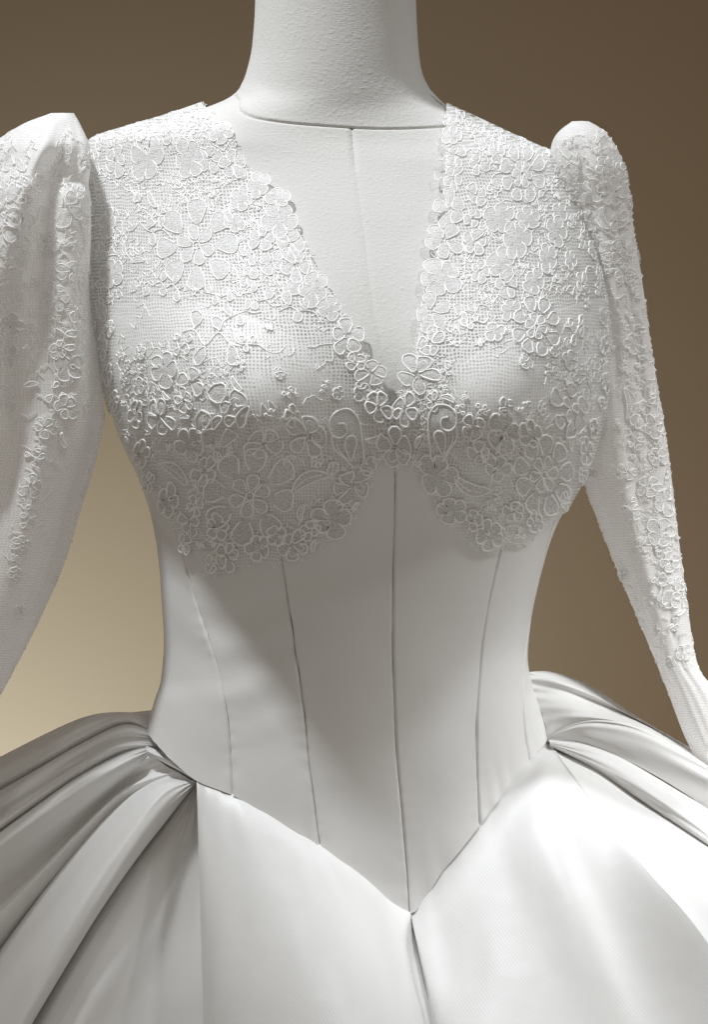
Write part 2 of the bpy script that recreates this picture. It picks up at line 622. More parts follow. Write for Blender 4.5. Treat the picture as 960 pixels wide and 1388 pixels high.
def line3(pts, n, extend=170):
    p = np.array(pts, float)
    if extend:
        v = p[-1] - p[-2]
        v = v / max(np.linalg.norm(v[:2]), 1e-6)
        p = np.vstack([p, p[-1] + v * extend])
    fine = catmull(p, 16)
    seg = np.linalg.norm(np.diff(fine, axis=0), axis=1)
    t = np.concatenate([[0], np.cumsum(seg)])
    t /= t[-1]
    q = np.linspace(0, 1, n) ** 1.25
    return np.stack([np.interp(q, t, fine[:, j]) for j in range(3)], -1)


PATCHES = [0]


def patch(name, lines, parent, n=150, m=12, extend=170, ripple=1.0):
    rows = np.array([line3(l, n, extend) for l in lines])
    G = catmull(rows, m)
    if ripple:
        PATCHES[0] += 1
        q = PATCHES[0] * 1.7
        u, t = np.meshgrid(np.linspace(0, 1, G.shape[0]), np.linspace(0, 1, G.shape[1]), indexing='ij')
        grow = np.clip(t * 5, 0, 1)
        k = len(lines)
        w1 = 2.2 * np.sin(6.3 * k * .35 * u + 2.5 * np.sin(3.1 * t + q) + q) * np.sin(4.2 * t + 2.1 * u + q)
        w2 = 1.0 * np.sin(6.3 * k * .9 * u + 4 * t + 1.8 * np.sin(7 * t + q)) * (0.4 + 0.6 * np.sin(9 * t + q * 2) ** 2)
        w3 = 1.6 * np.exp(-t / .10) * np.sin(6.3 * k * 1.3 * u + q)
        G[..., 2] += ripple * (grow * (w1 + w2) + np.clip(t * 30, 0, 1) * w3)
    P = W(G[..., 0], G[..., 1], G[..., 2])
    return grid_obj(name, P, M_SATIN, parent)


def bd(px, py, off=0.0):
    """depth of the body surface at a traced point"""
    ph = BODY.phi_of(px, py)
    p, _ = BODY.at(np.array([float(ph)]), np.array([float(py)]), off)
    return -p[0, 1] / S


def build_skirt():
    # plain lining cone under all the folds
    lin = Loft(table([(900, 235), (960, 222), (1000, 212), (1040, 165), (1100, 90), (1250, -30), (1600, -260)]),
               table([(900, 700), (960, 716), (1000, 730), (1040, 790), (1100, 880), (1250, 1010), (1600, 1240)]), ZERO,
               table([(900, 60), (1000, 80), (1100, 80), (1250, 110), (1600, 220)]),
               table([(900, 60), (1000, 120), (1100, 190), (1250, 280), (1600, 420)]))
    py, ph = np.meshgrid(np.linspace(930, 1560, 60), np.linspace(-math.pi, math.pi, 90, endpoint=False), indexing='ij')
    grid_obj('skirt_lining', lin.raw(ph, py), M_SATIN, dress, wrap=True)
    # front left panel
    A = []
    for (sx, bx, dmid, dbot) in ((268, 277, 0, 268), (290, 292, 0, 292), (330, 335, 0, 322), (385, 395, 0, 352),
                                 (440, 455, 0, 370), (490, 510, 0, 378), (530, 552, 0, 374)):
        sy = float(WAIST(sx)) - 3
        d0 = bd(sx, sy) - 2
        my = 0.5 * (sy + 1388)
        mx = 0.5 * (sx + bx)
        q = 0.12
        A.append([(sx, sy, d0), (sx + (bx - sx) * q, sy + (1388 - sy) * q, d0 + (dbot - d0) * .17),
                  (mx, my, d0 + (dbot - d0) * .54), (bx, 1388, dbot)])
    edgeR = [(556, 1236, bd(556, 1236) - 1), (551, 1258, 232), (550, 1285, 262), (557, 1322, 300), (568, 1365, 342), (574, 1388, 362)]
    underR = [(558, 1238, bd(558, 1238) - 4), (556, 1260, 212), (556, 1288, 236), (563, 1325, 268), (573, 1366, 302), (578, 1388, 318)]
    deepR = [(560, 1240, bd(558, 1238) - 10), (562, 1262, 196), (566, 1290, 216), (574, 1328, 242), (584, 1366, 268), (590, 1388, 282)]
    eL = A[0]
    under = [(x + 3, y, d - 26 * min(1, k * 0.9)) for k, (x, y, d) in enumerate(eL)]
    deep = [(x + 26, y, d - 46 * min(1, k * 0.9)) for k, (x, y, d) in enumerate(eL)]
    patch('skirt_panel', [deep, under, [(x - 0.5, y, d - 8 * min(1, k)) for k, (x, y, d) in enumerate(eL)]] + A + [edgeR, underR, deepR], dress, ripple=0.45)

    # front right panel, out to the crease below the right fold
    B = []
    b0 = [(558, 1238, bd(558, 1238) - 4), (563, 1262, 204), (571, 1300, 228), (580, 1340, 256), (588, 1388, 286)]
    b1 = [(559, 1237, bd(559, 1237) - 2), (566, 1270, 220), (577, 1310, 252), (588, 1350, 288), (600, 1388, 320)]
    B += [[(560, 1242, 178), (559, 1262, 186), (564, 1300, 205), (572, 1340, 228), (580, 1388, 252)], b0, b1]
    for (sx, path) in ((585, [(600, 1262, 230), (622, 1325, 286), (640, 1388, 342)]),
                       (620, [(640, 1225, 228), (672, 1305, 294), (700, 1388, 358)]),
                       (660, [(684, 1175, 216), (730, 1280, 296), (772, 1388, 370)]),
                       (700, [(722, 1118, 200), (780, 1235, 292), (842, 1388, 376)]),
                       (728, [(748, 1072, 166), (812, 1195, 263), (905, 1388, 370)])):
        sy = float(WAIST(sx)) - 3
        d0 = bd(sx, sy) - 2
        x1, y1, _ = path[0]
        B.append([(sx, sy, d0), (sx + .15 * (x1 - sx), sy + .2 * (y1 - sy), d0 + 10)] + path)
    B.append([(743, 1006, bd(743, 1004) - 2), (775, 1052, 146), (822, 1118, 216), (880, 1190, 286), (935, 1255, 334), (1000, 1350, 384)])
    B.append([(743.5, 1006, bd(743, 1004) - 2), (776.5, 1051, 145), (824, 1117, 214), (882, 1189, 284), (937, 1254, 333), (1002, 1349, 384)])
    B.append([(744, 1007, bd(743, 1004) - 2), (777, 1051, 134), (824.5, 1117, 198), (882.5, 1189, 268), (938, 1254, 324), (1004, 1348, 380)])
    B.append([(744.5, 1007, bd(743, 1004) - 2), (784, 1052, 134), (834, 1116, 198), (892, 1186, 262), (950, 1252, 318), (1014, 1345, 376)])
    B.append([(745, 1008, bd(743, 1004) - 4), (800, 1052, 122), (860, 1105, 178), (925, 1160, 232), (990, 1215, 280), (1070, 1290, 334)])
    B.append([(746, 1010, bd(743, 1004) - 8), (810, 1036, 70), (870, 1078, 104), (930, 1116, 130), (1000, 1162, 150), (1080, 1220, 170)])
    patch('skirt_panel', B, dress, ripple=0.25)

    # recessed pleat between the front left panel and the first left fold
    patch('pleat_underlay', [
        [(264, 1060, 80), (222, 1100, 62), (172, 1160, 80), (122, 1232, 106), (72, 1312, 132), (28, 1388, 156)],
        [(265, 1062, 94), (228, 1115, 106), (186, 1175, 130), (142, 1245, 158), (98, 1320, 186), (62, 1388, 210)],
        [(266, 1063, 98), (238, 1128, 118), (205, 1190, 146), (170, 1260, 176), (135, 1330, 206), (108, 1388, 226)],
        [(267, 1064, 100), (248, 1130, 116), (222, 1198, 140), (195, 1270, 164), (165, 1340, 190), (142, 1388, 208)],
        [(268, 1064, 100), (258, 1130, 112), (245, 1200, 132), (230, 1270, 152), (212, 1340, 174), (200, 1388, 188)],
        [(272, 1064, 98), (275, 1130, 110), (276, 1200, 134), (275, 1270, 160), (272, 1340, 188), (270, 1388, 206)],
        [(290, 1070, 96), (305, 1130, 120), (310, 1200, 150), (312, 1270, 185), (315, 1340, 215), (315, 1388, 232)]], dress)

    # first left fold: a rolled pleat
    patch('skirt_fold', [
        [(256, 1056, 78), (212, 1056, 50), (150, 1095, 45), (85, 1170, 55), (20, 1255, 70), (-40, 1340, 85)],
        [(259, 1057, 92), (210, 1060, 82), (148, 1108, 84), (80, 1186, 100), (15, 1276, 118), (-40, 1360, 130)],
        [(262, 1058, 106), (216, 1066, 118), (160, 1118, 136), (94, 1198, 165), (28, 1296, 195), (-22, 1376, 215)],
        [(264, 1059, 114), (222, 1078, 140), (172, 1138, 172), (114, 1216, 205), (54, 1308, 236), (10, 1388, 258)],
        [(265, 1060, 116), (227, 1096, 142), (180, 1156, 174), (128, 1230, 208), (74, 1316, 240), (32, 1388, 262)],
        [(265.5, 1061, 114), (230, 1106, 128), (184, 1165, 160), (133, 1238, 194), (82, 1320, 226), (41, 1388, 248)],
        [(266, 1062, 106), (231, 1104, 100), (186, 1160, 118), (136, 1232, 145), (86, 1314, 172), (46, 1382, 192)],
        [(266, 1062, 90), (228, 1100, 60), (178, 1160, 66), (126, 1232, 80), (76, 1312, 98), (34, 1388, 118)]], dress)

    # second left fold with its hollow below
    patch('skirt_fold', [
        [(199, 1004, 36), (165, 1018, 38), (100, 1050, 44), (40, 1090, 56), (-40, 1150, 70)],
        [(200, 1014, 46), (165, 1026, 62), (105, 1056, 84), (45, 1098, 104), (-40, 1160, 125)],
        [(200, 1019, 50), (166, 1035, 74), (108, 1068, 100), (48, 1112, 122), (-40, 1178, 146)],
        [(203, 1022, 50), (172, 1044, 66), (116, 1082, 88), (54, 1132, 108), (-40, 1206, 132)],
        [(214, 1030, 54), (178, 1052, 44), (122, 1096, 58), (60, 1150, 74), (-40, 1236, 96)],
        [(228, 1040, 62), (176, 1062, 46), (118, 1112, 58), (56, 1172, 74), (-40, 1262, 98)],
        [(238, 1045, 72), (170, 1070, 64), (110, 1124, 82), (48, 1190, 102), (-40, 1284, 128)],
        [(248, 1051, 82), (178, 1078, 62), (116, 1140, 72), (52, 1212, 88), (-40, 1318, 112)],
        [(258, 1057, 92), (195, 1078, 44), (130, 1140, 42), (66, 1215, 52), (-30, 1330, 70)]], dress)
    # band joining the two pleat heads
    patch('skirt_fold', [
        [(197, 1010, 44), (215, 1018, 60), (240, 1032, 88), (268, 1053, 116)],
        [(199, 1018, 54), (218, 1027, 74), (243, 1041, 98), (267, 1057, 118)],
        [(200, 1021, 52), (220, 1032, 66), (244, 1045, 88), (266, 1059, 112)],
        [(203, 1024, 34), (221, 1034, 44), (244, 1046, 66), (265, 1059, 92)]], dress, n=40, extend=0)

    # third left fold
    patch('skirt_fold', [
        [(208, 992, 18), (168, 982, 24), (112, 1006, 22), (50, 1042, 24), (-40, 1094, 30)],
        [(208, 996, 28), (166, 988, 44), (110, 1014, 55), (50, 1050, 62), (-40, 1104, 70)],
        [(209, 1000, 32), (164, 998, 46), (108, 1026, 58), (48, 1064, 68), (-40, 1120, 80)],
        [(211, 1004, 34), (162, 1006, 42), (106, 1036, 52), (46, 1076, 64), (-40, 1134, 78)],
        [(213, 1010, 38), (160, 1013, 58), (104, 1042, 78), (44, 1083, 98), (-40, 1142, 118)],
        [(214, 1012, 38), (162, 1018, 54), (106, 1049, 74), (46, 1091, 92), (-40, 1152, 112)],
        [(214, 1014, 30), (164, 1022, 32), (108, 1056, 38), (48, 1098, 48), (-40, 1160, 60)]], dress)

    # back of the skirt, left
    patch('back_skirt', [
        [(214, 990, -130), (170, 1010, -230), (100, 1040, -290), (0, 1090, -330), (-60, 1120, -350)],
        [(212, 962, -70), (175, 974, -130), (105, 992, -160), (0, 1044, -185), (-60, 1075, -200)],
        [(204, 972, -20), (178, 966, -30), (110, 974, -50), (0, 1026, -70), (-60, 1058, -80)],
        [(206, 984, 8), (178, 966, 4), (112, 976, -6), (2, 1030, -14), (-60, 1062, -18)],
        [(206, 988, 14), (174, 970, 22), (112, 986, 22), (2, 1044, 22), (-60, 1076, 22)],
        [(206, 991, 18), (170, 975, 30), (114, 998, 32), (4, 1060, 36), (-60, 1094, 38)],
        [(206, 993, 16), (168, 981, 18), (114, 1006, 14), (4, 1070, 14), (-60, 1104, 14)]], dress)

    # back of the skirt, right
    patch('back_skirt', [
        [(700, 950, -150), (770, 960, -250), (850, 1000, -300), (960, 1060, -340), (1040, 1105, -360)],
        [(708, 916, -70), (760, 922, -150), (830, 956, -180), (900, 998, -190), (980, 1044, -200)],
        [(713, 911, -20), (750, 911, -50), (800, 929, -70), (856, 966, -80), (910, 998, -80), (980, 1040, -80)],
        [(710, 915, -16), (752, 920, -10), (800, 938, -10), (856, 970, -8), (910, 1000, -8), (980, 1042, -5)],
        [(714, 930, -10), (762, 938, -4), (806, 952, -12), (858, 974, -16), (912, 1002, -10), (980, 1046, 0)],
        [(720, 950, -4), (772, 954, 24), (812, 964, 26), (862, 978, 24), (914, 1006, 28), (980, 1050, 35)],
        [(728, 975, 6), (776, 968, 40), (818, 972, 52), (866, 984, 60), (916, 1010, 68), (980, 1052, 75)],
        [(738, 1000, 24), (782, 979, 50), (824, 977, 62), (868, 988, 72), (918, 1014, 82), (980, 1050, 90)],
        [(740, 1002, 26), (784, 983, 54), (826, 982, 67), (870, 994, 78), (920, 1021, 88), (980, 1056, 97)],
        [(742, 1004, 28), (786, 991, 58), (828, 996, 73), (872, 1012, 86), (922, 1040, 98), (980, 1076, 107)],
        [(743, 1006, 30), (790, 1008, 62), (836, 1024, 78), (880, 1046, 92), (930, 1076, 106), (985, 1114, 117)]], dress)
    # right fold: rolled pleat
    patch('skirt_fold', [
        [(744, 1002, 28), (790, 996, 34), (838, 1010, 42), (884, 1032, 54), (934, 1060, 66), (990, 1098, 76)],
        [(745, 1005, 42), (792, 1012, 70), (842, 1032, 90), (890, 1059, 106), (940, 1091, 122), (1000, 1133, 138)],
        [(746, 1007, 48), (794, 1022, 86), (846, 1048, 116), (894, 1078, 138), (945, 1112, 156), (1005, 1154, 174)],
        [(746, 1010, 50), (796, 1031, 92), (848, 1062, 124), (898, 1094, 148), (950, 1128, 168), (1008, 1170, 186)],
        [(747, 1012, 46), (796, 1036, 82), (850, 1072, 114), (900, 1106, 138), (952, 1141, 158), (1010, 1182, 176)],
        [(747, 1012, 40), (797, 1034, 60), (852, 1069, 84), (902, 1102, 104), (954, 1136, 122), (1012, 1176, 140)],
        [(746, 1010, 34), (798, 1026, 36), (852, 1056, 50), (902, 1088, 66), (954, 1122, 84), (1012, 1162, 100)]], dress)


build_skirt()

# ------------------------------------------------------------------ sleeves
SL_IN = table([(150, 98), (156, 101), (165, 107), (180, 113), (200, 119), (250, 124), (330, 126), (400, 124), (470, 131), (560, 139), (620, 128),
               (680, 109), (760, 85), (830, 56), (900, 22), (1000, -30), (1100, -75), (1300, -150)], sigma=4)
SL_OUT = table([(150, 80), (156, 62), (165, 36), (180, 12), (200, -15), (250, -65), (330, -105), (400, -122), (470, -130), (560, -135), (620, -142),
                (680, -152), (760, -165), (830, -176), (900, -190), (1000, -220), (1100, -255), (1300, -320)], sigma=4)
SR_OUT = table([(162, 790), (167, 805), (180, 822), (200, 837), (230, 848), (260, 854), (300, 858), (350, 866), (400, 874), (480, 886), (550, 897),
                (620, 908), (700, 917), (780, 927), (840, 935), (885, 942), (912, 951), (930, 966), (1000, 1005), (1100, 1060), (1300, 1170)], sigma=4)
SR_IN = table([(162, 782), (167, 772), (178, 758), (190, 750), (205, 747), (220, 749), (260, 762), (300, 774), (400, 786), (500, 786), (600, 785),
               (655, 793), (720, 816), (780, 840), (850, 870), (935, 905), (1000, 930), (1100, 985), (1300, 1100)], sigma=4)


def folds_left(phi, py, px, d, c, w):
    g = np.clip((py - 160) / 70, 0, 1) * np.clip(1.35 - (py - 300) / 620.0, 0.12, 1)
    drift = (py - 160) / 260.0
    f = 16 * np.sin(6 * phi + 1.6 * drift + 0.9) + 6 * np.sin(11 * phi - 2.2 * drift + 1.0) + 2 * np.sin(19 * phi + 3.1 * drift)
    f = f * g + 14 * np.exp(-((py - 196) / 20.0) ** 2) - 13 * np.exp(-((py - 232 - 14 * phi) / 13.0) ** 2) * np.clip(np.sin(phi) + .4, 0, 1)
    k = np.cos(phi)
    return px + f * np.sin(phi) * 0.25, d + f * k


def folds_right(phi, py, px, d, c, w):
    g = np.clip((py - 168) / 60, 0, 1) * np.clip(1.3 - (py - 280) / 500.0, 0.25, 1)
    drift = (py - 160) / 240.0
    f = 5.5 * np.sin(6 * phi + 1.2 * drift) + 2.5 * np.sin(11 * phi - 1.9 * drift + 0.8) + 1.0 * np.sin(17 * phi + drift * 4)
    f = f * g
    return px + f * np.sin(phi) * 0.25, d + f * np.cos(phi)


SLEEVE_L = Loft(SL_OUT, SL_IN, table([(150, 10), (300, 30), (600, 40), (900, 90), (1100, 140), (1300, 190)]),
                table([(150, 12), (165, 38), (200, 75), (260, 105), (400, 112), (600, 100), (900, 85), (1300, 70)], sigma=4),
                table([(150, 12), (165, 38), (200, 75), (260, 100), (400, 110), (600, 100), (900, 85), (1300, 70)], sigma=4), folds_left)
SLEEVE_R = Loft(SR_IN, SR_OUT, table([(160, -25), (300, -45), (600, -50), (900, -10), (1000, 10), (1300, 90)]),
                table([(162, 6), (170, 25), (190, 48), (240, 66), (400, 62), (600, 58), (800, 50), (900, 42), (1300, 34)], sigma=4),
                table([(162, 6), (170, 25), (190, 48), (240, 66), (400, 62), (600, 58), (800, 50), (900, 42), (1300, 34)], sigma=4), folds_right)


def build_sleeve(loft, y0, y1, flip):
    ph = np.linspace(-math.pi, math.pi, 380, endpoint=False)
    t = np.linspace(0, 1, 380)
    py = y0 + (y1 - y0) * t ** 1.35
    PY, PH = np.meshgrid(py, ph, indexing='ij')
    P, n = loft.at(PH, PY, 0.0)
    uv = np.stack([PH * 90, PY], -1)
    top = P[0].mean(0)
    P[0] = top
    o = grid_obj('sleeve', P, M_SLEEVE, dress, uv, wrap=True)
    return o


sleeve_l = build_sleeve(SLEEVE_L, 153, 1250, False)
sleeve_r = build_sleeve(SLEEVE_R, 164, 1250, True)
sleeve_l['label'] = 'wide puffed sheer lace sleeve with gathers'
sleeve_r['label'] = 'slimmer sheer lace sleeve against the brown wall'

# ------------------------------------------------------------------ lace over the bodice
VL = [(120, 192), (170, 176), (222, 160), (262, 147), (276, 144), (300, 168), (316, 190), (330, 222), (350, 246), (374, 268), (390, 290), (404, 314),
      (418, 345), (432, 378), (450, 402), (466, 432), (484, 462), (502, 500), (520, 535), (533, 562)]
VR = [(533, 562), (546, 535), (556, 505), (566, 470), (572, 430), (578, 400), (590, 370), (592, 330), (594, 300), (604, 268), (606, 235), (603, 200),
      (602, 160)]
LOW = [(830, 560), (812, 622), (798, 650), (775, 684), (750, 702), (728, 720), (706, 738), (684, 736), (668, 748), (646, 742), (630, 728), (614, 712), (600, 705), (594, 682),
       (580, 662), (570, 640), (556, 634), (536, 634), (518, 622), (508, 640), (500, 662), (486, 688), (472, 716), (452, 724), (430, 742), (412, 758),
       (390, 752), (372, 764), (350, 756), (330, 768), (314, 768), (296, 778), (280, 774), (274, 752), (262, 742), (246, 728), (240, 708), (222, 690), (212, 668), (198, 650),
       (184, 622), (170, 600), (158, 570), (148, 540)]


def build_lace_net():
    low = table(sorted([(-200, 520), (60, 530)] + LOW[::-1] + [(900, 540), (1200, 530)]), lo=-300, hi=1300, sigma=2)
    vl = sorted([(120 - 1, 100), (276, 144)] + [p for p in VL if p[0] > 276] + [p for p in VR if p[0] < 600 and p[0] > 533.5][::1], key=lambda p: p[0])
    vx = np.array([p[0] for p in vl], float)
    vy = np.array([p[1] for p in vl], float)

    def inside(px, py):
        topv = np.where((px > 276) & (px < 603), np.interp(px, vx, vy), -1e3)
        return (py > topv) & (py < low(px))
    phs = np.linspace(-1.95, 1.95, 420)
    scan = np.concatenate([np.linspace(142, 230, 200), np.linspace(231, 800, 900)])
    cols_p, cols_py, cols_ph = [], [], []
    nv = 230
    for ph in phs:
        c, w = BODY.cw(scan)
        px = c + w * math.sin(ph)
        if abs(ph) > math.pi / 2:       # round the side to the back
            ok = (scan > 195) & (scan < 560)
        else:
            ok = inside(px, scan)
        # on the right the neckline edge runs straight up from (603,200)
        idx = np.where(ok)[0]
        # longest run
        br = np.split(idx, np.where(np.diff(idx) > 1)[0] + 1)
        run = max(br, key=len)
        a, b = scan[run[0]], scan[run[-1]]
        t = np.linspace(0, 1, nv)
        py = a + (b - a) * (0.35 * t ** 2 + 0.65 * t)
        cols_py.append(py)
        cols_ph.append(np.full(nv, ph))
    PY = np.array(cols_py).T
    PH = np.array(cols_ph).T
    P, n = BODY.at(PH, PY, 4.5)
    uv = np.stack([PH * 300, PY], -1)
    return grid_obj('lace_bodice', P, M_NET, dress, uv)


lace = build_lace_net()


# ---- corded motifs: each is a list of cord lines and filled shapes in a flat local frame (units = traced px)
def petal(ang, r0, r1, wid, n=13, jit=0.0, rng=RNG):
    """closed teardrop loop pointing to angle ang"""
    t = np.linspace(0, 1, n)
    prof = np.sin(np.pi * t ** 0.8)
    along = r0 + (r1 - r0) * (0.5 - 0.5 * np.cos(2 * np.pi * t)) ** 0.8
    side = wid * np.sin(2 * np.pi * t) * (0.55 + 0.45 * (0.5 - 0.5 * np.cos(2 * np.pi * t)))
    x = along * math.cos(ang) - side * math.sin(ang)
    y = along * math.sin(ang) + side * math.cos(ang)
    if jit:
        x = x + np.array([rng.gauss(0, jit) for _ in t])
        y = y + np.array([rng.gauss(0, jit) for _ in t])
    return np.stack([x, y], -1)


def smooth_line(pts, m=5):
    p = np.array([(x, y, 0) for x, y in pts], float)
    return catmull(p, m)[:, :2]


def warp(lines, r, rng):
    """uneven hand of the embroidery: squash and bend a motif"""
    sx, sy, sh = rng.uniform(.84, 1.14), rng.uniform(.84, 1.14), rng.uniform(-.18, .18)
    p1, p2, am = rng.uniform(0, 6), rng.uniform(0, 6), rng.uniform(.03, .08) * r

    def g(q):
        x, y = q[:, 0] * sx + sh * q[:, 1], q[:, 1] * sy
        return np.stack([x + am * np.sin(y / r * 3.1 + p1), y + am * np.sin(x / r * 3.4 + p2)], -1)
    return g


def m_flower(r, rng, k=5, inner=False):
    cords, fills = [], []
    a0 = rng.uniform(0, 6.28)
    if not inner and rng.random() < 0.45:
        # one cord running round all the petals
        n = k * 9
        th = np.linspace(0, 2 * math.pi, n + 1)
        amp = [rng.uniform(.85, 1.12) for _ in range(k)]
        deep = [rng.uniform(.2, .42) for _ in range(k)]
        seg = (th / (2 * math.pi) * k)
        fr = seg % 1.0
        ii = np.minimum(seg.astype(int), k - 1)
        lobe = np.sin(math.pi * fr) ** 0.55
        dp = np.array(deep)[(ii + (fr > .5)) % k]
        rad = r * (dp + (np.array(amp)[ii] - dp) * lobe)
        sw = 0.16 * np.sin(2 * math.pi * fr)
        lp = np.stack([rad * np.cos(th + a0 - sw), rad * np.sin(th + a0 - sw)], -1)
        cords.append((lp, True, 1.0))
        fills.append(lp)
        for i in range(rng.randint(1, 3)):
            a = rng.uniform(0, 6.28)
            cords.append((petal(a, r * .08, r * rng.uniform(.35, .5), r * .15, n=9, rng=rng), False, .8))
    else:
        for i in range(k):
            a = a0 + 2 * math.pi * i / k + rng.uniform(-.2, .2)
            rr = r * rng.uniform(0.8, 1.14)
            lp = petal(a, r * (0.42 if inner else 0.14), rr, r * rng.uniform(.38, .52) * 5 / k, jit=r * 0.02, rng=rng)
            cut = rng.choice((0, 0, 1, 2))
            cords.append((lp[:-1 - cut] if cut else lp, cut == 0, rng.uniform(.85, 1.1)))
            fills.append(lp)
            if rng.random() < .25:
                cords.append((petal(a, r * .2, rr * .78, r * .24, n=9, rng=rng)[1:-2], False, .7))
        if inner:
            for i in range(3):
                a = a0 + 0.4 + 2 * math.pi * i / 3
                lp = petal(a, r * .05, r * .45, r * .2, jit=r * .02, rng=rng)
                cords.append((lp, True, 0.9))
                fills.append(lp)
    g = warp(None, r, rng)
    return [(g(c), o, w) for c, o, w in cords], [g(f) for f in fills]


def m_rosette(r, rng):
    """big open bloom: outer ring of round petals and a gathered heart"""
    cords, fills = [], []
    a0 = rng.uniform(0, 6.28)
    k = rng.choice((8, 9))
    for i in range(k):
        a = a0 + 2 * math.pi * i / k + rng.uniform(-.05, .05)
        lp = petal(a, r * .46, r * rng.uniform(.92, 1.08), r * .29, jit=r * .01, rng=rng)
        cords.append((lp[1:-1], False, 1.0))
        fills.append(lp)
    for i in range(6):
        a = a0 + .3 + 2 * math.pi * i / 6
        lp = petal(a, r * .1, r * rng.uniform(.42, .5), r * .17, jit=r * .012, rng=rng)
        cords.append((lp, True, 0.9))
        fills.append(lp)
    t = np.linspace(0, 2 * math.pi, 8)
    cords.append((np.stack([r * .09 * np.cos(t), r * .09 * np.sin(t)], -1), True, 1.0))
    return cords, fills


def m_leaf(r, rng):
    cords, fills = [], []
    b = rng.choice((-1, 1)) * rng.uniform(.15, .4)
    t = np.linspace(0, 1, 13)
    x = (t * 2 - 1) * r
    bend = b * r * (1 - (t * 2 - 1) ** 2)
    wd = r * .30 * np.sin(math.pi * t) ** .55
    up = np.stack([x, bend + wd], -1)
    dn = np.stack([x, bend - wd], -1)
    loop = np.vstack([up, dn[::-1]])
    cords.append((loop, True, 1.0))
    cords.append((np.stack([x, bend + wd * .15], -1)[1:-2], False, .8))
    fills.append(loop)
    return cords, fills


def m_paisley(r, rng):
    """tall scroll with curled head and a drop inside"""
    outer = smooth_line([(-.55, 1.0), (-.62, .1), (-.6, -.6), (-.3, -1.0), (.2, -.98), (.52, -.66), (.5, -.25), (.2, -.05), (-.08, -.2), (-.06, -.5), (.2, -.56)], 4) * r
    stem = smooth_line([(.5, -.3), (.52, .2), (.15, .75), (-.1, 1.12)], 4) * r
    drop = smooth_line([(-.05, .9), (-.38, .25), (-.3, -.02), (-.02, .02), (.08, .35), (-.05, .9)], 4) * r
    stem2 = smooth_line([(.38, .1), (.32, .4), (.02, .85)], 4) * r
    sx = rng
    return [(outer, False, 1.0), (stem, False, 1.0), (drop, True, 1.0), (stem2, False, .9)], [drop, outer]


def m_sprig(r, rng):
    """wandering stem with loops on it, like an unfinished flower"""
    cords, fills = [], []
    n = rng.randint(3, 4)
    pts = []
    y = 0
    for i in range(6):
        pts.append((-r + 2 * r * i / 5, rng.uniform(-.28, .28) * r))
    cords.append((smooth_line(pts, 4), False, .9))
    for i in range(n):
        cx, cy = pts[1 + i]
        a = (1 if i % 2 else -1) * rng.uniform(1.0, 2.1)
        lp = petal(a, r * .05, r * rng.uniform(.45, .7), r * rng.uniform(.2, .28), jit=r * .02, rng=rng) + np.array([cx, cy])
        cords.append((lp, True, 1.0))
        fills.append(lp)
    return cords, fills


def m_squiggle(r, rng):
    pts = [(-r + 2 * r * i / 5 + rng.uniform(-.15, .15) * r, rng.uniform(-.6, .6) * r) for i in range(6)]
    return [(smooth_line(pts, 3), False, .75)], []


KINDS = {'f5': ('lace_flower', lambda r, g: m_flower(r, g, 5)), 'f4': ('lace_flower', lambda r, g: m_flower(r, g, 4)),
         'd': ('lace_flower', lambda r, g: m_flower(r, g, 6, True)), 'f6': ('lace_flower', lambda r, g: m_flower(r, g, 6)),
         'ros': ('lace_rosette', m_rosette), 'leaf': ('lace_leaf', m_leaf), 'pais': ('lace_scroll', m_paisley),
         'sprig': ('lace_sprig', m_sprig), 'squig': ('lace_thread', m_squiggle)}


class Collector:
    def __init__(self):
        self.v, self.f, self.m, self.uv, self.n = [], [], [], [], 0

    def add(self, V, F, mi, uv):
        self.v.append(V)
        self.f.append(np.asarray(F) + self.n)
        self.m += [mi] * len(F)
        self.uv.append(uv)
        self.n += len(V)

    def build(self, name, parent):
        faces = [f for blk in self.f for f in blk]
        fill = M_FILL_SHEER if parent.name.startswith('sleeve') else M_FILL
        o = mesh_obj(name, np.vstack(self.v), faces, [M_CORD, fill], parent, uv=np.vstack(self.uv), fmat=self.m)
        o.data.polygons.foreach_set('use_smooth', [mi == 0 for mi in self.m])
        return o


CORD_R = 1.12
NS = 5


def to_surface(loft, px0, py0, loc, off, fx):
    px = px0 + loc[:, 0] * fx
    py = py0 + loc[:, 1]
    ph = loft.phi_of(px, py)
    return loft.at(ph, py, off)


